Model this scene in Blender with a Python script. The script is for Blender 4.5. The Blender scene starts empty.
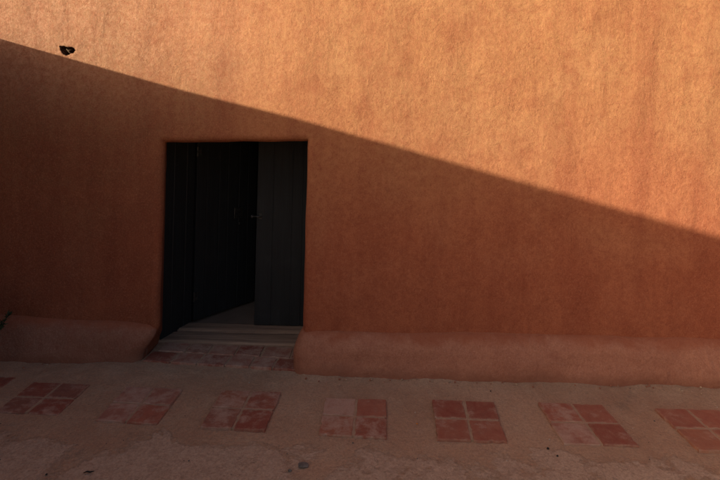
import bpy, math, random
from mathutils import Vector, noise, Matrix
R = math.radians
random.seed(7)
sc = bpy.context.scene
COL = sc.collection

# ------------------------------------------------------------------ helpers
def link(o, parent=None):
    COL.objects.link(o)
    if parent: o.parent = parent
    return o

def mesh_obj(name, V, F, mat, parent=None, smooth=False, loc=(0, 0, 0)):
    me = bpy.data.meshes.new(name)
    me.from_pydata([tuple(v) for v in V], [], F)
    me.update()
    if smooth:
        me.polygons.foreach_set('use_smooth', [True] * len(me.polygons))
    if mat: me.materials.append(mat)
    o = bpy.data.objects.new(name, me)
    o.location = loc
    return link(o, parent)

def empty(name, loc=(0, 0, 0)):
    o = bpy.data.objects.new(name, None)
    o.empty_display_size = .2
    o.location = loc
    return link(o)

def tag(o, label=None, cat=None, group=None, kind=None):
    if label: o['label'] = label
    if cat: o['category'] = cat
    if group: o['group'] = group
    if kind: o['kind'] = kind
    return o

class MB:
    def __init__(s): s.V = []; s.F = []
    def add(s, V, F):
        n = len(s.V); s.V += [Vector(v) for v in V]; s.F += [[i + n for i in f] for f in F]
    def box(s, c, size, b=.003, rot=0.0, jit=0.0):
        """box with chamfered vertical and horizontal edges"""
        x, y, z = size[0] / 2, size[1] / 2, size[2] / 2
        b = min(b, x * .8, y * .8, z * .8)
        V = []; idx = {}
        def v(p):
            k = tuple(round(a, 6) for a in p)
            if k not in idx:
                idx[k] = len(V); V.append(Vector(p))
            return idx[k]
        F = []
        for ax in range(3):
            o1, o2 = [(1, 2), (2, 0), (0, 1)][ax]
            h = (x, y, z)
            for sg in (-1, 1):
                q = []
                for a1, a2 in ((-1, -1), (1, -1), (1, 1), (-1, 1)):
                    p = [0, 0, 0]; p[ax] = sg * h[ax]; p[o1] = a1 * (h[o1] - b); p[o2] = a2 * (h[o2] - b); q.append(v(p))
                F.append(q if sg > 0 else q[::-1])
        def P(ax, sg, s1, s2):
            h = (x, y, z); o1, o2 = [(1, 2), (2, 0), (0, 1)][ax]
            p = [0, 0, 0]; p[ax] = sg * h[ax]; p[o1] = s1 * (h[o1] - b); p[o2] = s2 * (h[o2] - b); return v(p)
        for sx in (-1, 1):
            for sy in (-1, 1):
                # edge along z
                q = [P(0, sx, sy, -1), P(0, sx, sy, 1), P(1, sy, 1, sx), P(1, sy, -1, sx)]
                F.append(q if sx * sy < 0 else q[::-1])
            for sz in (-1, 1):
                q = [P(0, sx, -1, sz), P(0, sx, 1, sz), P(2, sz, sx, 1), P(2, sz, sx, -1)]
                F.append(q if sx * sz > 0 else q[::-1])
        for sy in (-1, 1):
            for sz in (-1, 1):
                q = [P(1, sy, sz, -1), P(1, sy, sz, 1), P(2, sz, 1, sy), P(2, sz, -1, sy)]
                F.append(q if sy * sz < 0 else q[::-1])
        for sx in (-1, 1):
            for sy in (-1, 1):
                for sz in (-1, 1):
                    q = [P(0, sx, sy, sz), P(1, sy, sz, sx), P(2, sz, sx, sy)]
                    F.append(q if sx * sy * sz > 0 else q[::-1])
        M = Matrix.Rotation(rot, 3, 'Z')
        s.add([M @ p + Vector(c) for p in V], F)
    def tube(s, pts, rad, n=8):
        pts = [Vector(p) for p in pts]
        if not isinstance(rad, (list, tuple)): rad = [rad] * len(pts)
        V = []; F = []
        for i, p in enumerate(pts):
            d = (pts[min(i + 1, len(pts) - 1)] - pts[max(i - 1, 0)]).normalized()
            a = d.cross(Vector((0, 0, 1)) if abs(d.z) < .9 else Vector((1, 0, 0))).normalized(); b = d.cross(a)
            for k in range(n):
                t = 2 * math.pi * k / n
                V.append(p + (a * math.cos(t) + b * math.sin(t)) * rad[i])
        for i in range(len(pts) - 1):
            for k in range(n):
                F.append([i * n + k, i * n + (k + 1) % n, (i + 1) * n + (k + 1) % n, (i + 1) * n + k])
        F.append(list(range(n))[::-1]); F.append([(len(pts) - 1) * n + k for k in range(n)])
        s.add(V, F)
    def build(s, name, mat, parent=None, smooth=False, loc=(0, 0, 0)):
        return mesh_obj(name, s.V, s.F, mat, parent, smooth, loc)

def fbm(x, y, z, octv=4, lac=2.0, gain=.5):
    a = 1; t = 0
    for i in range(octv):
        t += a * noise.noise(Vector((x, y, z))); x *= lac; y *= lac; z *= lac; a *= gain
    return t
def sstep(a, b, x):
    t = min(1, max(0, (x - a) / (b - a))); return t * t * (3 - 2 * t)

# ------------------------------------------------------------------ node helpers
class NT:
    def __init__(s, name):
        s.m = bpy.data.materials.new(name); s.m.use_nodes = True
        s.t = s.m.node_tree; s.t.nodes.clear()
        s.out = s.t.nodes.new('ShaderNodeOutputMaterial')
        s.b = s.t.nodes.new('ShaderNodeBsdfPrincipled')
        s.t.links.new(s.b.outputs[0], s.out.inputs[0])
        s.b.inputs['Specular IOR Level'].default_value = .25
        s.co = s.t.nodes.new('ShaderNodeTexCoord').outputs['Object']
    def n(s, typ, **k):
        n = s.t.nodes.new(typ)
        for a, b in k.items(): setattr(n, a, b)
        return n
    def l(s, a, b): s.t.links.new(a, b)
    def setin(s, sock, v):
        if isinstance(v, bpy.types.NodeSocket): s.l(v, sock)
        else: sock.default_value = v
    def map(s, scale, loc=(0, 0, 0), src=None, rot=(0, 0, 0)):
        m = s.n('ShaderNodeMapping'); s.l(src or s.co, m.inputs[0])
        m.inputs['Scale'].default_value = scale; m.inputs['Location'].default_value = loc; m.inputs['Rotation'].default_value = rot
        return m.outputs[0]
    def noise(s, scale, detail=6, rough=.55, dist=0, vec=None):
        n = s.n('ShaderNodeTexNoise'); s.l(vec or s.co, n.inputs['Vector'])
        n.inputs['Scale'].default_value = scale; n.inputs['Detail'].default_value = detail
        n.inputs['Roughness'].default_value = rough; n.inputs['Distortion'].default_value = dist
        return n.outputs[0]
    def ramp(s, fac, a, b, ca=0.0, cb=1.0, smooth=False):
        n = s.n('ShaderNodeMapRange'); n.interpolation_type = 'SMOOTHSTEP' if smooth else 'LINEAR'
        s.l(fac, n.inputs[0])
        for i, v in zip((1, 2, 3, 4), (a, b, ca, cb)): n.inputs[i].default_value = v
        return n.outputs[0]
    def mix(s, fac, a, b, mode='MIX'):
        n = s.n('ShaderNodeMix', data_type='RGBA', blend_type=mode)
        s.setin(n.inputs[0], fac)
        for sock, v in ((n.inputs[6], a), (n.inputs[7], b)):
            if isinstance(v, tuple) and len(v) == 3: v = v + (1,)
            s.setin(sock, v)
        return n.outputs[2]
    def math(s, op, a, b=0.0):
        n = s.n('ShaderNodeMath', operation=op); s.setin(n.inputs[0], a); s.setin(n.inputs[1], b); return n.outputs[0]
    def bump(s, h, dist, strength=1.0, prev=None):
        n = s.n('ShaderNodeBump'); s.l(h, n.inputs['Height']); n.inputs['Distance'].default_value = dist
        n.inputs['Strength'].default_value = strength
        if prev: s.l(prev, n.inputs['Normal'])
        return n.outputs[0]
    def sep(s, v=None):
        n = s.n('ShaderNodeSeparateXYZ'); s.l(v or s.co, n.inputs[0]); return n.outputs
    def done(s, color, rough=.9, normal=None, spec=None):
        if isinstance(color, tuple) and len(color) == 3: color = color + (1,)
        s.setin(s.b.inputs['Base Color'], color); s.setin(s.b.inputs['Roughness'], rough)
        if normal: s.l(normal, s.b.inputs['Normal'])
        if spec is not None: s.b.inputs['Specular IOR Level'].default_value = spec
        return s.m

# ------------------------------------------------------------------ materials
WALL_A = (.42, .124, .060)     # clay render
WALL_B = (.30, .075, .038)      # darker, redder clay
WALL_P = (.49, .165, .086)      # paler, worn
def clay_mat(name, cols, streak=True, bump=1.0, pale_x=True, skirt=False):
    t = NT(name); A, B, P = cols
    big = t.noise(1.3, 4, .55, .6)
    st = t.noise(1.0, 4, .55, .25, vec=t.map((4.6, 4.6, .42)))
    st2 = t.noise(1.0, 5, .6, .2, vec=t.map((11, 11, .9)))       # rain streaks
    med = t.noise(9, 6, .6, .8)
    fine = t.noise(85, 5, .7, .2)
    c = t.mix(t.ramp(st, .42, .68, 0, .65 if streak else .2, True), A, B)
    if streak: c = t.mix(t.ramp(st2, .48, .70, 0, .45, True), c, B)
    c = t.mix(t.ramp(big, .44, .70, 0, .45, True), c, P)
    c = t.mix(t.ramp(med, .40, .70, 0, .35, True), c, B)
    fl = t.noise(38, 6, .75, 1.2)
    x, y, z = t.sep()
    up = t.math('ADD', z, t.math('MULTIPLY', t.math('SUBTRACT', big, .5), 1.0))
    c = t.mix(t.ramp(up, .6, 2.3, 0, 1.0, True), c, t.mix(1.0, c, (.98, 1.50, 1.34), 'MULTIPLY'))  # upper wall tinted golden; sunlit tone painted into the colour
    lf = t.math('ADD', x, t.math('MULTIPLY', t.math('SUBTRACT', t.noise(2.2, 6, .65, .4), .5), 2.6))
    c = t.mix(t.ramp(lf, -.3, -2.4, 0, .9, True), c, t.mix(1.0, c, (.56, .63, .70), 'MULTIPLY'))  # left side darkened: mottled clay plus light falloff put into the colour
    if pale_x:                                                     # weathered chalky patch, upper left of the facade
        m = t.math('MULTIPLY', t.ramp(x, -2.6, .3, 1, 0, True), t.ramp(z, 1.5, 2.4, 0, 1, True))
        c = t.mix(t.math('MULTIPLY', m, t.ramp(fl, .44, .68, .25, .8)), c, (.62, .33, .215))
    c = t.mix(t.ramp(fine, .35, .75, 0, .35), c, P)
    c = t.mix(t.ramp(t.noise(120, 4, .8), .52, .68, 0, .5), c, (B[0] * .6, B[1] * .55, B[2] * .55))
    c = t.mix(t.ramp(t.noise(30, 7, .72, .1), .42, .70, 0, .50), c, (B[0] * .76, B[1] * .72, B[2] * .74))
    c = t.mix(t.ramp(t.noise(95, 4, .8), .50, .68, 0, .42), c, (min(1, P[0] * 1.15), P[1] * 1.35, P[2] * 1.5))
    c = t.mix(t.ramp(t.noise(3.6, 5, .6, .3, vec=t.map((1, 1, 1), loc=(4, 0, 7))), .52, .70, 0, .22, True), c, (B[0] * .8, B[1] * .75, B[2] * .8))
    if skirt:                                                      # smeared over by the wall render at its top edge
        zz = t.math('ADD', z, t.math('MULTIPLY', t.math('SUBTRACT', t.noise(5, 7, .7, .3), .5), .22))
        c = t.mix(t.ramp(zz, .21, .30, 0, .75, True), c, t.mix(.5, (WALL_A + (1,)), (WALL_B + (1,))))
        c = t.mix(t.ramp(zz, .10, .01, 0, .6, True), c, (.34, .135, .085))
    # relief: trowel strokes, sand grain
    tro = t.noise(1, 4, .5, .5, vec=t.map((6, 6, 2.6)))
    tr2 = t.noise(44, 5, .62, .4)
    tr3 = t.noise(13, 3, .5, 1.6, vec=t.map((1, 1, .8), rot=(0, R(35), 0)))
    gr = t.noise(120, 4, .7)
    n = t.bump(tro, .012 * bump, 1)
    n = t.bump(tr3, .0034 * bump, 1, n)
    n = t.bump(t.math('MULTIPLY', tr2, t.ramp(t.noise(2.3, 4, .6, .8), .35, .62, .25, 1)), .0046 * bump, 1, n)
    n = t.bump(gr, .0022 * bump, 1, n)
    return t.done(c, .95, n, .15)

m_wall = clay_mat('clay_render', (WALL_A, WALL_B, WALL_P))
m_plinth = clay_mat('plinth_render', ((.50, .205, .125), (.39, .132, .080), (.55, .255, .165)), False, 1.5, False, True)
m_yard = clay_mat('unseen_dark_clay', ((.30, .095, .055), (.22, .065, .038), (.34, .12, .07)), pale_x=False)  # kept dark so the unseen courtyard wall deepens shade on the left

def ground_mat():
    t = NT('sandy_ground')
    x, y, z = t.sep()
    big = t.noise(.9, 5, .6, .5); med = t.noise(5, 6, .65, .6); fine = t.noise(60, 4, .7); sand = t.noise(260, 3, .7)
    c = t.mix(t.ramp(big, .38, .64, 0, 1, True), (.60, .365, .235), (.48, .28, .175))
    c = t.mix(t.ramp(med, .42, .68, 0, .6, True), c, (.60, .40, .27))
    # worn screed showing in the foreground, edges broken
    pat = t.noise(2.1, 10, .72, .3, vec=t.map((1, 1, 1), loc=(3.1, 1.7, 0), rot=(0, 0, R(22))))
    near = t.ramp(y, 2.95, 2.60, -.26, .022)
    left = t.ramp(x, -1.0, 1.3, .07, -.05)
    p = t.math('ADD', t.math('ADD', pat, near), left)
    pm = t.ramp(p, .455, .51, 0, .85, True)
    c = t.mix(pm, c, t.mix(t.ramp(t.noise(14, 6, .7, 1), .35, .65), (.70, .50, .37), (.55, .375, .265)))
    # damp greyish grime
    gm = t.noise(2.4, 7, .7, .6, vec=t.map((1, 1, 1), loc=(8, 2, 0)))
    c = t.mix(t.ramp(gm, .60, .68, 0, .55, True), c, (.24, .17, .125))
    c = t.mix(t.ramp(fine, .35, .7, 0, .5), c, (.30, .185, .13))
    c = t.mix(t.ramp(t.noise(75, 6, .8), .50, .66, 0, .6), c, (.27, .16, .11))
    c = t.mix(t.ramp(sand, .56, .70, 0, .75), c, (.74, .57, .45))
    c = t.mix(t.ramp(t.noise(130, 3, .6), .64, .72, 0, .7), c, (.09, .06, .045))
    vor = t.n('ShaderNodeTexVoronoi', feature='DISTANCE_TO_EDGE'); vor.inputs['Scale'].default_value = 4.5
    wv = t.n('ShaderNodeVectorMath', operation='ADD'); t.l(t.co, wv.inputs[0])
    nv = t.n('ShaderNodeTexNoise'); nv.inputs['Scale'].default_value = 5; nv.inputs['Detail'].default_value = 6; t.l(t.co, nv.inputs['Vector'])
    sv = t.n('ShaderNodeVectorMath', operation='SCALE'); t.l(nv.outputs[1], sv.inputs[0]); sv.inputs['Scale'].default_value = .35; t.l(sv.outputs[0], wv.inputs[1])
    t.l(wv.outputs[0], vor.inputs['Vector'])
    ck = t.math('MULTIPLY', t.ramp(vor.outputs[0], .0, .012, 1, 0), t.math('MULTIPLY', pm, t.ramp(t.noise(3, 3), .45, .6)))
    c = t.mix(t.math('MULTIPLY', ck, .55), c, (.14, .09, .065))
    n = t.bump(pm, .003, 1)
    n = t.bump(med, .010, 1, n)
    n = t.bump(t.noise(28, 6, .7, .3), .006, 1, n)
    n = t.bump(fine, .005, 1, n)
    n = t.bump(sand, .0022, 1, n)
    return t.done(c, .95, n, .15)
m_ground = ground_mat()

def tile_mat():
    t = NT('terracotta_tile')
    oi = t.n('ShaderNodeObjectInfo')
    col, al = oi.outputs['Color'], oi.outputs['Alpha']
    geo = t.n('ShaderNodeNewGeometry').outputs['Position']
    med = t.noise(16, 6, .65, .8, vec=geo); fine = t.noise(130, 4, .7, vec=geo)
    c = t.mix(t.ramp(med, .35, .68, 0, .55), col, t.mix(.5, col, (.16, .035, .025)))
    c = t.mix(t.ramp(fine, .45, .75, 0, .35), c, t.mix(.5, col, (.50, .22, .15)))
    wear = t.noise(9, 9, .74, .2, vec=geo)
    thr = t.math('ADD', wear, t.math('MULTIPLY', al, .34))
    wm = t.ramp(thr, .56, .72, 0, .78)
    c = t.mix(wm, c, t.mix(t.ramp(fine, .3, .7), (.48, .28, .21), (.62, .43, .34)))
    x, y, z = t.sep()
    e = t.math('MAXIMUM', t.math('ABSOLUTE', x), t.math('ABSOLUTE', y))
    e = t.math('ADD', e, t.math('MULTIPLY', t.math('SUBTRACT', t.noise(22, 7, .7, .2, vec=geo), .5), .10))
    dust = t.mix(t.ramp(fine, .3, .7), (.50, .32, .22), (.38, .235, .16))
    c = t.mix(t.ramp(e, .082, .118, 0, .7, True), c, dust)
    c = t.mix(t.ramp(t.noise(9, 8, .75, .2, vec=geo), .42, .75, 0, .35), c, dust)
    n = t.bump(med, .005, 1); n = t.bump(fine, .0022, 1, n)
    return t.done(c, t.ramp(med, .3, .7, .7, .9), n, .3)
m_tile = tile_mat()

t = NT('mortar'); c = t.mix(t.ramp(t.noise(30), .3, .7), (.50, .33, .225), (.38, .24, .16))
m_mortar = t.done(c, .95, t.bump(t.noise(140, 5, .7), .003))

def black_wood(name, base, hi):
    t = NT(name)
    g = t.noise(1, 8, .7, .4, vec=t.map((38, 38, 1.6)))
    c = t.mix(t.ramp(g, .35, .72), base, hi)
    c = t.mix(t.ramp(t.noise(5, 6, .65, .5), .56, .75, 0, .6), c, (hi[0] * 1.4, hi[1] * 1.35, hi[2] * 1.3))
    return t.done(c, .62, t.bump(g, .003, 1), .35)
m_black = black_wood('black_painted_wood', (.016, .017, .019), (.026, .028, .031))

def sill_mat():
    t = NT('weathered_plank')
    g = t.noise(1, 9, .72, .5, vec=t.map((1.6, 34, 34)))
    c = t.mix(t.ramp(g, .32, .70), (.20, .12, .085), (.54, .36, .26))
    c = t.mix(t.ramp(t.noise(6, 6, .65), .52, .72, 0, .7), c, (.44, .27, .18))
    return t.done(c, .85, t.bump(g, .006, 1), .2)
m_sill = sill_mat()

t = NT('dark_iron'); m_iron = t.done(t.mix(t.ramp(t.noise(60), .4, .7), (.06, .06, .06), (.13, .125, .12)), .45, t.bump(t.noise(80), .001))
t.b.inputs['Metallic'].default_value = .7
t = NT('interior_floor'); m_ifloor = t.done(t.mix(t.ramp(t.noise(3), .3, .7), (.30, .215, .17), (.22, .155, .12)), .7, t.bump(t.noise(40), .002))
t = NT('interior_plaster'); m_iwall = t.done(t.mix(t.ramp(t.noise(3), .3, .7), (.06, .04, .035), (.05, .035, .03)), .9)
t = NT('dark_hollow'); m_hole = t.done(t.mix(t.ramp(t.noise(60), .4, .6), (.13, .052, .030), (.04, .018, .012)), .98, t.bump(t.noise(90), .006))  # shade inside the wall hole painted in as a darker clay
t = NT('leaf_green'); m_leaf = t.done(t.mix(t.ramp(t.noise(30), .4, .6), (.03, .05, .025), (.07, .09, .045)), .55)
t = NT('bark'); m_bark = t.done(t.mix(t.ramp(t.noise(40), .4, .6), (.10, .07, .05), (.05, .035, .025)), .9)
t = NT('straw'); m_straw = t.done(t.mix(t.ramp(t.noise(60), .4, .6), (.15, .085, .05), (.06, .035, .02)), .8)
def plain(name, a, b, sc_=70, r=.85):
    t = NT(name); return t.done(t.mix(t.ramp(t.noise(sc_), .4, .6), a, b), r, t.bump(t.noise(sc_ * 2), .0015))
m_slate = plain('grey_stone', (.13, .11, .10), (.20, .17, .15))
m_dark = plain('dark_stone', (.02, .018, .017), (.045, .035, .03))
m_pale = plain('pale_stone', (.48, .36, .29), (.62, .50, .42))
m_orange = plain('dry_petal', (.75, .30, .05), (.60, .20, .03))

# ------------------------------------------------------------------ the setting: ground
def yw(x):                      # face of the facade in plan (slightly bowed)
    return 3.55 + .10 * sstep(-.3, -1.7, x) - .02 * sstep(-1.9, -3.4, x)

def lines(segs):
    """segs: list of (start, end, step)"""
    out = []
    for a, b, s in segs:
        n = max(1, round((b - a) / s))
        out += [a + (b - a) * i / n for i in range(n)]
    out.append(segs[-1][1])
    return out

gx = lines([(-400, -40, 60), (-40, -6, 4), (-6, -3.2, .2), (-3.2, 3.2, .025), (3.2, 8, .2), (8, 40, 4), (40, 400, 60)])
gy = lines([(-400, -40, 60), (-40, -4, 4), (-4, 1.6, .25), (1.6, 3.75, .025), (3.75, 9, .3), (9, 40, 4), (40, 400, 60)])
V = []; F = []
for j, y in enumerate(gy):
    for i, x in enumerate(gx):
        z = 0
        if -3.4 < x < 3.4 and 1.4 < y < 3.8:
            z = -.004 + .006 * fbm(x * 1.1, y * 1.1, 3, 3) + .0025 * fbm(x * 7, y * 7, 9, 3)
            # low drift of washed-down clay against the plinth
            z += .008 * sstep(3.32, 3.42, y) * fbm(x * 14, y * 14, 5, 3)
            z += .016 * sstep(3.30, 3.5, y) * (.6 + .7 * noise.noise(Vector((x * 3, 0, 4)))) * (0 if -1.7 < x < -.42 else 1)
        elif y > 3.75: z = -.03
        V.append((x, y, z))
nx = len(gx)
for j in range(len(gy) - 1):
    for i in range(nx - 1):
        F.append([j * nx + i, j * nx + i + 1, (j + 1) * nx + i + 1, (j + 1) * nx + i])
ground = mesh_obj('ground', V, F, m_ground, smooth=True)
tag(ground, kind='structure')

# ------------------------------------------------------------------ the adobe building
B = empty('adobe_building', (-.96, 3.6, 0))
tag(B, 'terracotta adobe house wall with a low dark open doorway and rounded base', 'building')
BI = B.location.copy()
def part(o):
    """parent to B keeping world coords"""
    o.parent = B; o.location = o.location - BI; return o

XL, XR, ZT, FR = -1.512, -.425, 1.618, .05
X0, X1, Z0, Z1 = -3.62, 6.0, -.06, 4.1
HX, HZ = -2.240, 2.288
HOLE = [(-.056, .034), (-.036, .027), (-.018, .029), (.006, .021), (.030, .023), (.048, .018), (.057, .002), (.046, -.015), (.024, -.019), (.012, -.030), (-.008, -.035), (-.028, -.027), (-.040, -.010), (-.050, .006)]
def in_poly(px, pz):
    r = False; n = len(HOLE)
    for i in range(n):
        x1, z1 = HOLE[i]; x2, z2 = HOLE[(i + 1) % n]
        if (z1 > pz) != (z2 > pz) and px < (x2 - x1) * (pz - z1) / (z2 - z1) + x1: r = not r
    return r
xs = lines([(X0, HX - .12, .03), (HX - .12, HX + .12, .006), (HX + .12, XL - .08, .03), (XL - .08, XL, .01), (XL, XR, .03), (XR, XR + .08, .01), (XR + .08, 3.2, .03), (3.2, X1, .1)])
zs = lines([(Z0, .36, .02), (.36, ZT, .03), (ZT, ZT + .08, .01), (ZT + .08, HZ - .10, .03), (HZ - .10, HZ + .10, .006), (HZ + .10, 2.8, .03), (2.8, Z1, .1)])
def opening_shift(x, z):
    """worn jamb foot and crooked lintel"""
    dx = dz = 0
    w = sstep(-1.95, XL, x) * (1 - sstep(XL, -1.0, x))
    dx -= .11 * (1 - sstep(.03, .26, z)) * w
    s = (min(max(x, XL), XR) - XL) / (XR - XL)
    wz = 1 - sstep(0, .45, abs(z - ZT))
    wx = 1 - sstep(0, .5, max(XL - x, x - XR, 0))
    dz += (.040 * s + .006 * noise.noise(Vector((x * 5, 0, 2)))) * wz * wx
    dx += .007 * noise.noise(Vector((0, z * 3.3, 7 + (0 if x < -1 else 5)))) * (1 - sstep(0, .4, max(XL - x, x - XR, 0)))
    # rounded upper corners
    return dx, dz
V = []; F = []; vid = {}
def wall_vert(i, j):
    k = (i, j)
    if k in vid: return vid[k]
    x, z = xs[i], zs[j]
    y = yw(x)
    y += .012 * fbm(x * .9, z * .9, 1.5, 3) + .006 * fbm(x * 3.2, z * .6, 8, 2) + .0035 * fbm(x * 5, z * 4, 6, 3) + .0012 * fbm(x * 16, z * 14, 2, 2)
    dx = max(XL - x, x - XR, 0); dz = max(z - ZT, 0); d = math.hypot(dx, dz)
    if d < FR: y += FR - math.sqrt(max(0, FR * FR - (FR - d) ** 2))
    hx, hz = x - HX, z - HZ
    if abs(hx) < .11 and abs(hz) < .09:
        if in_poly(hx, hz): y += .070 + .03 * noise.noise(Vector((x * 70, z * 70, 0)))
        else:
            dd = min(math.hypot(hx - a, hz - b) for a, b in HOLE)
            y += .006 * noise.noise(Vector((x * 40, z * 40, 0))) * (1 - sstep(.0, .05, dd))
    sx, sz = opening_shift(x, z)
    vid[k] = len(V); V.append(Vector((x + sx, y, z + sz))); return vid[k]
iL = xs.index(XL); iR = xs.index(XR); jT = zs.index(ZT)
mats = []
for j in range(len(zs) - 1):
    for i in range(len(xs) - 1):
        if iL <= i < iR and j < jT: continue
        q = [wall_vert(i, j), wall_vert(i + 1, j), wall_vert(i + 1, j + 1), wall_vert(i, j + 1)]
        F.append(q)
        ys_ = [V[a].y for a in q]
        cx_ = (xs[i] + xs[i + 1]) / 2 - HX; cz_ = (zs[j] + zs[j + 1]) / 2 - HZ
        mats.append(1 if (abs(cx_) < .1 and abs(cz_) < .08 and max(ys_) > yw(xs[i]) + .035) else 0)
# reveal of the doorway
loop = [wall_vert(iL, j) for j in range(jT + 1)] + [wall_vert(i, jT) for i in range(iL + 1, iR + 1)] + [wall_vert(iR, j) for j in range(jT - 1, -1, -1)]
NS = 8; prev = loop
for s_ in range(1, NS + 1):
    f = s_ / NS; cur = []
    for n_, v in enumerate(loop):
        p = V[v].copy()
        jl = n_ <= jT; jr = n_ >= jT + (iR - iL)
        tx = p.x; tz = p.z
        if jl: tx = min(p.x, -1.605)
        if jr: tx = -.405
        if not jl and not jr: tx = p.x + (-.09 * (1 - (p.x - XL) / (XR - XL)))
        if n_ >= jT and n_ <= jT + (iR - iL): tz = p.z + .03
        q = Vector((p.x + (tx - p.x) * f, p.y + (3.955 - p.y) * f, p.z + (tz - p.z) * f))
        if 0 < f < 1: q += Vector((1, 0, 1)) * .004 * noise.noise(q * 8)
        cur.append(len(V)); V.append(q)
    for a in range(len(loop) - 1):
        F.append([prev[a], prev[a + 1], cur[a + 1], cur[a]][::-1]); mats.append(0)
    prev = cur
wall = mesh_obj('wall', V, F, m_wall, smooth=True)
wall.data.materials.append(m_hole)
wall.data.polygons.foreach_set('material_index', mats)
part(wall)

# sides, back and roof of the house (outside the picture, close the volume)
mb = MB()
for q in ([(X0, 3.6, -.06), (X0, 9, -.06), (X0, 9, Z1), (X0, 3.6, Z1)], [(X0, 9, -.06), (X1, 9, -.06), (X1, 9, Z1), (X0, 9, Z1)], [(X1, 9, -.06), (X1, 3.5, -.06), (X1, 3.5, Z1), (X1, 9, Z1)]):
    mb.add(q, [[0, 1, 2, 3]])
part(mb.build('outer_wall', m_yard))
mb = MB(); mb.box(((X0 + X1) / 2, 6.28, Z1 - .08), (X1 - X0 - .02, 5.4, .12), .01)
part(mb.build('roof', m_yard))
# dark room behind the door
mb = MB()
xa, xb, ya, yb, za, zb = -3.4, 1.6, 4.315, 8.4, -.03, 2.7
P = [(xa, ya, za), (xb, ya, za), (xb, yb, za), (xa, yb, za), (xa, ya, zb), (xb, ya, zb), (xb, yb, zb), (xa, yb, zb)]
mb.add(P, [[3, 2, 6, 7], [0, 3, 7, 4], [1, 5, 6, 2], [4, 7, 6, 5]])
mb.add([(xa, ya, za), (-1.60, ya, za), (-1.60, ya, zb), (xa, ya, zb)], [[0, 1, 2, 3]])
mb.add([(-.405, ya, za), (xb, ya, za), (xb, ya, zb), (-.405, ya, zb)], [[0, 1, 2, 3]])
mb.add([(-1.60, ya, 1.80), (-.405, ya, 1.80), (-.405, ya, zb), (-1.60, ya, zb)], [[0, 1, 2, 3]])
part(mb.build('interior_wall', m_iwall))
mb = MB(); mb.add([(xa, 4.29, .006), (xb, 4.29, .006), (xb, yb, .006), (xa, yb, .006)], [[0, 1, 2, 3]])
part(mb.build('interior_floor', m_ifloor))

# plinth: a bulging skirt swept along the wall foot and round the jambs
PROF = [(.100, -.05), (.104, .0), (.108, .03), (.108, .06), (.104, .09), (.100, .12), (.094, .15), (.087, .18), (.077, .205), (.066, .227), (.053, .246), (.039, .262), (.024, .275), (.010, .284), (-.004, .290), (-.02, .294)]
def sweep_plinth(path, offs, tops, flip, seed):
    V = []; F = []; n = len(PROF)
    for i, p in enumerate(path):
        a = Vector(path[max(i - 1, 0)]); b = Vector(path[min(i + 1, len(path) - 1)])
        d = (b - a).normalized(); nrm = Vector((d.y, -d.x)) * flip
        for o, z in PROF:
            oo = o * offs[i] + .017 * fbm(p[0] * 2.6, z * 6, seed + p[1], 3) * (1 if o > .05 else .6) + .003 * fbm(p[0] * 9, z * 12, seed + p[1] * 9, 2)
            if o < 0: oo = -.03
            zz = z * tops[i] + (.008 * fbm(p[0] * 2.3, 0, seed + 3 + p[1], 3) if z > .1 else 0)
            lean = .135 * sstep(.03, .27, z) * sstep(-2.0, -1.72, p[0]) * (1 - sstep(3.67, 3.76, p[1])) if p[0] < -1 else 0
            V.append(Vector((p[0] + nrm.x * oo + lean, p[1] + nrm.y * oo, zz)))
    for i in range(len(path) - 1):
        for k in range(n - 1):
            q = [i * n + k, i * n + k + 1, (i + 1) * n + k + 1, (i + 1) * n + k]
            F.append(q if flip > 0 else q[::-1])
    F.append([k for k in range(n)]); F.append([(len(path) - 1) * n + k for k in range(n)][::-1])
    return V, F
# right: from doorway reveal, round the corner, along the wall
path = []; r = .07; cxx, cyy = XR + r, yw(XR) + r
for i in range(12): path.append((XR + .01, 3.93 - (3.93 - cyy) * i / 12))
for i in range(9):
    a = math.pi + (math.pi / 2) * i / 8; path.append((cxx + .01 * (1 - i / 8) + r * math.cos(a), cyy + r * math.sin(a)))
x = cxx + .03
while x < 3.4: path.append((x, yw(x))); x += .03
while x < X1: path.append((x, yw(x))); x += .15
offs = [.40 + .30 * sstep(3.75, 3.60, p[1]) + .30 * sstep(-.40, .35, p[0]) for p in path]
tops = [1.0 + .045 * sstep(-.4, 1.2, p[0]) for p in path]
V, F = sweep_plinth(path, offs, tops, 1, 2.0)
part(mesh_obj('plinth', V, F, m_plinth, smooth=True))
# left: runs to the worn jamb and tucks in
path = []; cxx, cyy, r = -1.735, yw(-1.7) + .05, .05
x = X0
while x < cxx - .01: path.append((x, yw(x))); x += .03
for i in range(9):
    a = -math.pi / 2 + (math.pi / 2) * i / 8; path.append((cxx + r * math.cos(a), cyy + r * math.sin(a)))
for i in range(1, 9): path.append((cxx + r + .012, cyy + (3.93 - cyy) * i / 8))
offs = [.92 - .35 * sstep(3.62, 3.80, p[1]) - .16 * sstep(-2.15, -1.74, p[0]) for p in path]
tops = [1.0 + .09 * sstep(-2.0, -2.7, p[0]) - .10 * sstep(-1.95, -1.62, p[0]) for p in path]
V, F = sweep_plinth(path, offs, tops, 1, 8.0)
part(mesh_obj('plinth', V, F, m_plinth, smooth=True))

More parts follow.
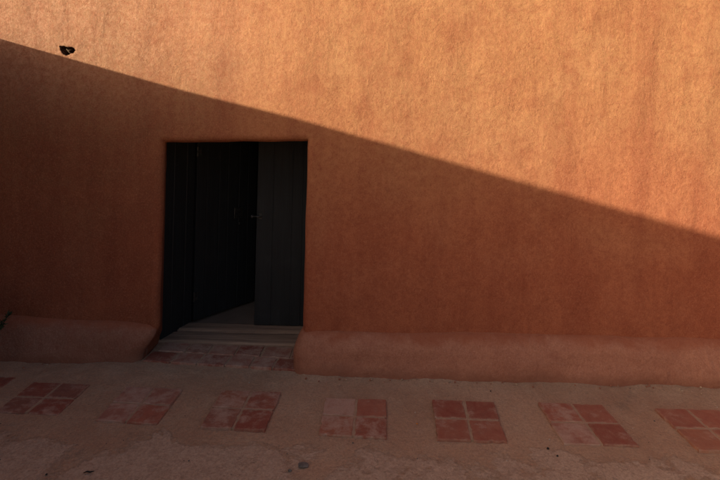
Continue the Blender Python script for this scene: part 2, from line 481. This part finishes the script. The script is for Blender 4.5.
# door frame: board linings between masonry and door
def plank_run(mb, a, b, z0, z1, widths, th, gap=.004, b_=.004):
    """vertical boards from plan point a to b"""
    a = Vector(a); b = Vector(b); d = (b - a); L = d.length; d.normalize(); ang = math.atan2(d.y, d.x)
    tot = sum(widths); s = 0
    for k, w in enumerate(widths):
        w = w / tot * L; c = a + d * (s + w / 2)
        nrm = Vector((-d.y, d.x)) * (.0015 * (k % 2))
        mb.box((c.x + nrm.x, c.y + nrm.y, (z0 + z1) / 2), (w - gap, th, z1 - z0), b_, ang); s += w
mb = MB()
plank_run(mb, (-1.625, 3.945), (-1.505, 4.31), .005, 1.86, [1.0, 1.3, .9], .03)
plank_run(mb, (-.392, 3.945), (-.40, 4.31), .005, 1.86, [1, 1, 1], .03)
mb.box((-1.0, 4.13, 1.845), (1.16, .36, .05), .004)
mb.box((-1.0, 4.30, 1.775), (1.10, .03, .12), .004)
frame = part(mb.build('door_frame', m_black))

def leaf(hinge, end, z0, z1, widths, th=.036):
    hv = Vector(hinge); ev = Vector(end); d = (ev - hv); L = d.length; ang = math.atan2(d.y, d.x)
    mb = MB(); plank_run(mb, (0, 0), (L, 0), 0, z1 - z0, widths, th, .004, .0025)
    # thin backing so no light passes the board joints
    mb.box((L / 2, .012, (z1 - z0) / 2), (L - .01, .008, z1 - z0 - .01), .001)
    o = mb.build('door', m_black, loc=(hv.x, hv.y, z0)); o.rotation_euler = (0, 0, ang)
    part(o); return o, L
dl, L = leaf((-1.492, 4.325), (-1.085, 4.885), .03, 1.80, [1, 1.2, .9, 1.15, 1.0, 1.0])
tag(dl, 'left black plank door standing open inward')
# lock plate, keyhole and hinges on the open leaf
mb = MB(); mb.box((L * .67, -.023, .90), (.095, .008, .105), .002); mb.build('lock_plate', m_iron, dl)
mb = MB(); mb.tube([(L * .69, -.02, .795), (L * .69, -.033, .795)], .011, 10); mb.build('keyhole', m_iron, dl, True)
for z in (.17, 1.45):
    mb = MB(); mb.tube([(-.004, -.024, z), (-.004, -.024, z + .085)], .009, 10); mb.box((.018, -.0205, z + .042), (.04, .006, .07), .001)
    mb.build('hinge', m_iron, dl)
dr, L = leaf((-.40, 4.275), (-.932, 4.268), .035, 1.80, [1.0, .7, 1.25, 1.1])
tag(dr, 'closed grey-black plank door half')
mb = MB()
for cx_, sgn in ((L - .002, 1),):
    mb.tube([(L - .03, .018, 0.945), (L - .03, .045, 0.945)], .008, 8); 
    mb.tube([(L - .055, .045, 0.945), (L + .025, .045, 0.945)], [.007, .009], 8)
    mb.tube([(L + .018, .045, 0.945), (L + .024, .045, 0.945), (L + .034, .045, 0.945), (L + .042, .045, 0.945), (L + .045, .045, 0.945)], [.008, .015, .017, .013, .005], 12)
mb.build('handle', m_iron, dr, True)
mb = MB(); mb.box((L - .035, .020, 0.945), (.03, .006, .05), .002); mb.build('latch_plate', m_iron, dr)

# threshold planks
def grain_plank(name, x0, x1, y0, y1, z0, z1, seed):
    nx_, ny_ = 70, 14; V = []; F = []
    def top(u, v):
        x = x0 + (x1 - x0) * u; y = y0 + (y1 - y0) * v
        e = min(v, 1 - v) * (y1 - y0); z = z1 - .008 * (1 - sstep(0, .02, e))
        z += .0035 * noise.noise(Vector((x * 2, y * 40, seed))) - .008 * max(0, noise.noise(Vector((x * 3, y * 60, seed + 4))) - .25)
        yy = y + (.007 * fbm(x * 4, 0, seed + (5 if v > .5 else 0), 3) if v in (0, 1) else 0)
        return Vector((x, yy, z))
    for j in range(ny_ + 1):
        for i in range(nx_ + 1): V.append(top(i / nx_, j / ny_))
    for j in range(ny_):
        for i in range(nx_):
            a = j * (nx_ + 1) + i; F.append([a, a + 1, a + nx_ + 2, a + nx_ + 1])
    base = len(V)
    for i in range(nx_ + 1): V.append(Vector((V[i].x, V[i].y, z0)))
    for i in range(nx_): F.append([base + i, base + i + 1, i + 1, i])
    b2 = len(V); off = ny_ * (nx_ + 1)
    for i in range(nx_ + 1): V.append(Vector((V[off + i].x, V[off + i].y, z0)))
    for i in range(nx_): F.append([b2 + i + 1, b2 + i, off + i, off + i + 1])
    return mesh_obj(name, V, F, m_sill, smooth=True)
sill = empty('threshold', (-.99, 4.08, 0)); sill.parent = B; sill.location = Vector((-.99, 4.08, 0)) - BI
for n_, (y0, y1, z1, s_) in enumerate(((3.925, 4.125, .022, 1), (4.135, 4.30, .030, 5))):
    o = grain_plank('plank', -1.64 + .06 * n_, -.41, y0, y1, -.02, z1, s_)
    o.parent = sill; o.location = -Vector((-.99, 4.08, 0))

# ------------------------------------------------------------------ terracotta tiles
def quad_tile(name, c4, z0, z1, parent, base, seed, gap=0, chip=True):
    """tile with irregular worn outline from 4 plan corners; origin at its centre"""
    c4 = [Vector(c) for c in c4]; cen = sum(c4, Vector((0, 0))) / 4
    N = 9; ring = []
    for k in range(4):
        a, b = c4[k], c4[(k + 1) % 4]; inn = Vector(((b - a).y * -1, (b - a).x)).normalized()
        for i in range(N):
            f = i / N; p = a.lerp(b, f)
            w = .0025 * noise.noise(Vector((p.x * 30, p.y * 30, seed))) + .0025 * noise.noise(Vector((p.x * 90, p.y * 90, seed)))
            if i == 0:
                p = p + (cen - p).normalized() * random.uniform(.001, .005)
            elif chip and random.random() < .05: w += random.uniform(.003, .009)
            ring.append(p + inn * (w + .002))
    V = []; F = []
    M = len(ring)
    for p in ring: V.append(Vector((p.x, p.y, z0)))
    for p in ring: V.append(Vector((p.x, p.y, z1 - .004)))
    for p in ring:
        q = p + (cen - p).normalized() * .004; V.append(Vector((q.x, q.y, z1)))
    for s_ in (.66, .33):
        for p in ring:
            q = cen.lerp(p, s_); V.append(Vector((q.x, q.y, z1 + .0015 * noise.noise(Vector((q.x * 14, q.y * 14, seed))))))
    V.append(Vector((cen.x, cen.y, z1)))
    for L_ in range(4):
        for k in range(M): F.append([L_ * M + k, L_ * M + (k + 1) % M, (L_ + 1) * M + (k + 1) % M, (L_ + 1) * M + k])
    for k in range(M): F.append([4 * M + k, 4 * M + (k + 1) % M, len(V) - 1])
    c3 = Vector((cen.x, cen.y, 0))
    o = mesh_obj(name, [v - c3 for v in V], F, m_tile, parent, False, c3 - base)
    return o

RED = (.39, .13, .083); DRK = (.31, .088, .058); ORG = (.41, .155, .092); PNK = (.43, .185, .13); DUL = (.31, .125, .085)
# corners: back-left, back-right, front-right, front-left.  tile colours in order back-left, back-right, front-left, front-right (rgb, wear)
SLABS = [
 ('four faded red paving tiles furthest left, cut by the picture edge', [(-2.74, 3.355), (-2.34, 3.34), (-2.37, 2.96), (-2.77, 2.975)], [(DUL, .1), (DRK, .1), (DUL, .2), (DUL, .2)]),
 ('four dull dark red paving tiles in a square, second from the left', [(-2.185, 3.285), (-1.795, 3.275), (-1.80, 2.925), (-2.185, 2.94)], [(DRK, .05), (DUL, .25), (DUL, .2), (DRK, .2)]),
 ('square of four paving tiles with three chalky pink faces, left of and below the doorstep', [(-1.545, 3.25), (-1.165, 3.235), (-1.175, 2.85), (-1.545, 2.875)], [(PNK, .46), (PNK, .38), (PNK, .38), (RED, .22)]),
 ('square of four red paving tiles with purplish grey stains, directly below the doorstep', [(-.907, 3.232), (-.515, 3.232), (-.535, 2.81), (-.917, 2.828)], [(ORG, .36), (RED, .30), (DUL, .30), (DRK, .22)]),
 ('four paving tiles, back left one whitened, back right one bright red with a rounded corner', [(-.222, 3.178), (.178, 3.172), (.160, 2.772), (-.228, 2.790)], [(PNK, .62), (RED, .02), (ORG, .40), (RED, .30)]),
 ('four clean deep red paving tiles with a clear pale cross joint, right of centre', [(.472, 3.188), (.876, 3.180), (.842, 2.763), (.446, 2.775)], [(DRK, .05), (DRK, .02), (RED, .06), (RED, .02)]),
 ('square of four paving tiles with a whitened front left tile beside a deep red one', [(1.156, 3.182), (1.578, 3.176), (1.584, 2.757), (1.158, 2.760)], [(RED, .30), (RED, .03), (PNK, .42), (DRK, 0)]),
 ('square of four even red paving tiles furthest right, cut by the picture edge', [(1.894, 3.148), (2.318, 3.150), (2.298, 2.724), (1.90, 2.728)], [(RED, .03), (RED, .02), (ORG, .04), (RED, .02)]),
]
for n_, (lab, c, cols) in enumerate(SLABS):
    c = [Vector(p) for p in c]; cen = sum(c, Vector((0, 0))) / 4
    e = empty('paving_square', (cen.x, cen.y, 0)); tag(e, lab, 'paving tiles', 'squares of four paving tiles set in the sand')
    base = Vector((cen.x, cen.y, 0)); g = .0055
    mu = .5 + random.uniform(-.015, .015)
    def P(u, v): return c[0].lerp(c[1], u).lerp(c[3].lerp(c[2], u), v)
    gu = g / (c[1] - c[0]).length; gv = g / (c[3] - c[0]).length
    k = 0
    hz = [.006, .006, .011, .011, .010, .010, .011, .012][n_]
    for (v0, v1) in ((0, .5 - gv), (.5 + gv, 1)):
        for (u0, u1) in ((0, mu - gu), (mu + gu, 1)):
            j = lambda: random.uniform(-.006, .006)
            q = [P(u0 + j(), v0 + j()), P(u1 + j(), v0 + j()), P(u1 + j(), v1 + j()), P(u0 + j(), v1 + j())]
            o = quad_tile('tile', q[::-1], -.02, hz + random.uniform(-.002, .002), e, base, n_ * 7 + k)
            rgb, wr = cols[k]; rj = random.uniform(.92, 1.08)
            o.color = (rgb[0] * rj, rgb[1] * rj, rgb[2] * rj, wr); k += 1
    # mortar bed filling the joints, a little below the tile faces
    ins = .03
    q = [P(ins, ins), P(1 - ins, ins), P(1 - ins, 1 - ins), P(ins, 1 - ins)]
    V = [Vector((p.x, p.y, z)) - base for z in (-.02, hz - .004) for p in q[::-1]]
    mesh_obj('mortar', V, [[4, 5, 6, 7], [0, 1, 5, 4], [1, 2, 6, 5], [2, 3, 7, 6], [3, 0, 4, 7]], m_mortar, e)

ds = empty('doorstep', (-1.0, 3.75, 0))
tag(ds, 'worn red brick tile doorstep in front of the grey wooden threshold', 'doorstep')
base = Vector((-1.0, 3.75, 0))
def front_y(x): return 3.612 + (x + 1.61) * (3.535 - 3.612) / 1.13
rows = [(0, .155), (.163, .315)]
for r_, (a, b) in enumerate(rows):
    x = -1.612 + (.05 if r_ else 0); k = 0
    while x < -.47:
        w = random.uniform(.15, .235); x2 = min(x + w, -.455)
        if -.455 - x2 < .07: x2 = -.455
        sk = .012 if r_ == 0 else 0
        y0 = lambda q: front_y(q) + a; y1 = lambda q: front_y(q) + b + (.03 * sstep(-1.4, -.5, q) if r_ else 0)
        q = [(x + .004, y0(x)), (x2 - .004, y0(x2)), (x2 - .004 + sk, y1(x2)), (x + .004 + sk, y1(x))]
        o = quad_tile('tile', q, -.02, .012 + .002 * r_ + random.uniform(-.002, .002), ds, base, 90 + r_ * 20 + k)
        rgb = random.choice([RED, DUL, PNK, DRK]); wr = random.choice([.3, .4, .48, .36])
        if r_ == 0 and k == 0: rgb, wr = DRK, .12
        if r_ == 0 and -.68 < x < -.5: rgb, wr = DRK, .2
        if r_ == 0 and x >= -.52: rgb, wr = ORG, .02
        o.color = (*rgb, wr); x = x2; k += 1
V = [Vector(p) - base for p in [(-1.60, 3.63, .006), (-.46, 3.55, .006), (-.44, 3.93, .006), (-1.62, 3.93, .006)]]
V += [v - Vector((0, 0, .03)) for v in V]
mesh_obj('mortar', V, [[0, 1, 2, 3], [0, 4, 5, 1], [1, 5, 6, 2], [2, 6, 7, 3], [3, 7, 4, 0]], m_mortar, ds)

# ------------------------------------------------------------------ added unseen courtyard wall on the left (casts the slanting shadow)
cw = empty('courtyard_wall', (-3.8, -1.5, 0))
tag(cw, 'added unseen terracotta courtyard wall standing at right angles to the house on the left', 'wall')
CX, TH, TOP = -3.05, .40, 2.478
RAKE = .273                     # unseen wall top, its slope invented to fit the shadow to a higher sun
V = []; F = []
prof = [(0, -.05), (0, .3), (0, .8), (0, 1.3), (0, 1.8), (0, 2.2), (0, TOP - .06), (-.02, TOP - .015), (-.06, TOP), (-.34, TOP), (-.38, TOP - .015), (-.40, TOP - .06), (-.40, 1.3), (-.40, -.05)]
ysn = [3.56 - .1 * i for i in range(56)]
for i, y in enumerate(ysn):
    for o, z in prof:
        zz = z + (.003 * fbm(y * 1.2, 0, 3, 3) if z > 2.4 else 0) + (3.56 - y) * RAKE * max(0, z) / TOP
        V.append(Vector((CX + o + .008 * fbm(y, z, 4, 3) * (1 if z < 2.4 else 0), y, zz)))
n = len(prof)
for i in range(len(ysn) - 1):
    for k in range(n - 1): F.append([i * n + k, i * n + k + 1, (i + 1) * n + k + 1, (i + 1) * n + k][::-1])
F.append(list(range(n))[::-1]); F.append([(len(ysn) - 1) * n + k for k in range(n)])
o = mesh_obj('unseen_wall_face', V, F, m_yard, smooth=True); o.parent = cw; o.location = -cw.location
# keep the two flush surfaces apart
# ------------------------------------------------------------------ plant, left edge
pl = empty('shrub', (-2.53, 3.22, .02)); tag(pl, 'small green leafy sprig poking in at the left edge above the wall base', 'plant')
st = MB(); lf = MB(); rnd = random.Random(5)
for b_ in range(17):
    a = rnd.uniform(0, 2 * math.pi); h_ = rnd.uniform(.40, .57); rr = rnd.uniform(.05, .19)
    pts = [Vector((0, 0, 0)) + Vector((math.cos(a) * rr * t_ ** 1.4, math.sin(a) * rr * t_ ** 1.4, h_ * t_)) for t_ in (0, .25, .5, .75, 1)]
    st.tube(pts, [.006, .005, .004, .003, .0015], 5)
    for k in range(80):
        t_ = 1 - abs(rnd.gauss(0, .22)); t_ = max(.2, t_); i = min(3, int(t_ * 4)); p = pts[i].lerp(pts[i + 1], t_ * 4 - i)
        d = Vector((rnd.uniform(-1, 1), rnd.uniform(-1, 1), rnd.uniform(-.1, .9))).normalized(); L_ = rnd.uniform(.022, .04)
        s_ = d.cross(Vector((rnd.uniform(-1, 1), rnd.uniform(-1, 1), 1))).normalized() * L_ * .2
        up = d.cross(s_).normalized() * L_ * .06
        lf.add([p, p + d * L_ * .45 + s_ + up, p + d * L_, p + d * L_ * .45 - s_ + up, p + d * L_ * .5], [[0, 1, 4], [0, 4, 3], [1, 2, 4], [4, 2, 3]])
st.build('stem', m_bark, pl, True); lf.build('foliage', m_leaf, pl)

# ------------------------------------------------------------------ small things lying about
def stone(x, y, sx, sy, sz, mat, name, label, cat, group=None, seed=0, rot=0., loc_z=None):
    V = []; F = []; n1, n2 = 10, 6
    for j in range(n2 + 1):
        ph = math.pi * j / n2
        for i in range(n1):
            th = 2 * math.pi * i / n1
            p = Vector((math.cos(th) * math.sin(ph), math.sin(th) * math.sin(ph), math.cos(ph)))
            k = 1 + .35 * noise.noise(p * 1.3 + Vector((seed, 0, 0)))
            V.append(Vector((p.x * sx * k, p.y * sy * k, p.z * sz * k + sz * .6)))
    for j in range(n2):
        for i in range(n1): F.append([j * n1 + i, (j + 1) * n1 + i, (j + 1) * n1 + (i + 1) % n1, j * n1 + (i + 1) % n1])
    o = mesh_obj(name, V, F, mat, None, False, (x, y, 0 if loc_z is None else loc_z)); o.rotation_euler = (0, 0, rot)
    return tag(o, label, cat, group)
stone(-.281, 2.545, .031, .022, .005, m_slate, 'flat_stone', 'flat grey stone chip lying on the sand in the centre foreground', 'stone', None, 3)
stone(1.057, 2.728, .007, .006, .005, m_dark, 'pebble', 'upper of two tiny black pebbles on bare sand in the right foreground', 'pebble', 'loose pebbles on the sand', 4)
stone(1.086, 2.668, .006, .005, .004, m_dark, 'pebble', 'lower of two tiny black pebbles on bare sand in the right foreground', 'pebble', 'loose pebbles on the sand', 5)
stone(.349, 2.93, .006, .004, .003, m_orange, 'dry_petal', 'tiny bright orange petal left of the clean deep red tile square', 'petal', None, 6)
stone(-.345, 2.50, .010, .007, .006, m_slate, 'pebble', 'small grey pebble just left of the flat grey stone chip', 'pebble', 'loose pebbles on the sand', 7)
mb = MB(); mb.tube([(-.022, -.007, .004), (-.008, .001, .006), (.008, -.001, .005), (.024, .009, .004)], [.002, .004, .0045, .0015], 7)
tag(mb.build('charred_twig', m_dark, None, True, (-1.345, 2.452, 0)), 'short black twig lying on the worn ground at bottom left', 'twig')
rp = random.Random(11)
n_ = 0
while n_ < 46:
    x, y = rp.uniform(-2.4, 2.4), rp.uniform(2.42, 3.42)
    if any(min(p[0] for p in s_[1]) - .03 < x < max(p[0] for p in s_[1]) + .03 and min(p[1] for p in s_[1]) - .03 < y < max(p[1] for p in s_[1]) + .03 for s_ in SLABS): continue
    r_ = rp.choice([.0025, .003, .0035, .005]); m_ = rp.choice([m_dark, m_pale, m_slate, m_pale])
    stone(x, y, r_, r_ * .8, r_ * .7, m_, 'grit', 'tiny loose grain of grit lying on the sandy ground', 'grit', 'scattered grit on the sand', n_, rp.uniform(0, 6)); n_ += 1
for n_ in range(90):
    x = rp.uniform(-2.5, 2.5)
    if -1.72 < x < -.38: continue
    y = (3.435 if x > -.4 else 3.555) - abs(rp.gauss(0, .03)); r_ = rp.choice([.003, .004, .005, .007, .009])
    stone(x, y, r_, r_ * .8, r_ * .7, rp.choice([m_plinth, m_plinth, m_mortar, m_mortar, m_plinth, m_mortar]), 'plaster_crumb', 'small crumb of fallen clay lying at the foot of the wall', 'crumb', 'clay crumbs along the wall foot', n_ + 60, rp.uniform(0, 6), .004)
# straw lodged in the wall hole
mb = MB()
mb.tube([(-.030, .035, .020), (-.005, .022, .002), (.018, .030, -.030)], [.003, .006, .003], 7)
mb.tube([(-.004, .022, .002), (.022, .028, .010)], [.005, .002], 7)
tag(mb.build('straw', m_straw, None, True, (HX, yw(HX), HZ)), 'forked bit of dry straw inside the small hole high on the sunlit wall', 'straw')

# ------------------------------------------------------------------ light
AZ, EL = 55, 20             # sun behind-left of the viewer; angle from the wall normal, elevation
s = bpy.data.lights.new('sun', 'SUN'); s.energy = 4.5; s.angle = R(.55); s.color = (1, 1, .76)
so = bpy.data.objects.new('sun', s); COL.objects.link(so)
d = Vector((math.sin(R(AZ)) * math.cos(R(EL)), math.cos(R(AZ)) * math.cos(R(EL)), -math.sin(R(EL))))
so.rotation_euler = d.to_track_quat('-Z', 'Y').to_euler(); so.location = (-8, -6, 6)
w = bpy.data.worlds.new('World'); sc.world = w; w.use_nodes = True
nt = w.node_tree; bg = nt.nodes['Background']
sky = nt.nodes.new('ShaderNodeTexSky'); sky.sky_type = 'NISHITA'; sky.sun_disc = False
sky.sun_elevation = R(EL); sky.sun_rotation = R(180 + AZ); sky.dust_density = 6; sky.air_density = 1.0; sky.ozone_density = 1
nt.links.new(sky.outputs[0], bg.inputs[0]); bg.inputs[1].default_value = .083

# ------------------------------------------------------------------ camera: level, lens shifted down, slight roll
cam = bpy.data.cameras.new('camera'); co = bpy.data.objects.new('camera', cam); COL.objects.link(co)
co.location = (0, 0, 1.75); co.rotation_euler = (R(90), R(-1.43), 0)
cam.sensor_width = 36; cam.lens = 490 / 720 * 36
cam.shift_x = (360 - 366) / 720; cam.shift_y = (130 - 240) / 720
cam.clip_end = 1500
sc.camera = co
sc.view_settings.view_transform = 'Standard'; sc.view_settings.look = 'None'; sc.view_settings.gamma = 1
sc.view_settings.use_curve_mapping = False
sc.view_settings.exposure = 0.55
sc.cycles.max_bounces = 10; sc.cycles.diffuse_bounces = 6
sc.cycles.use_denoising = True
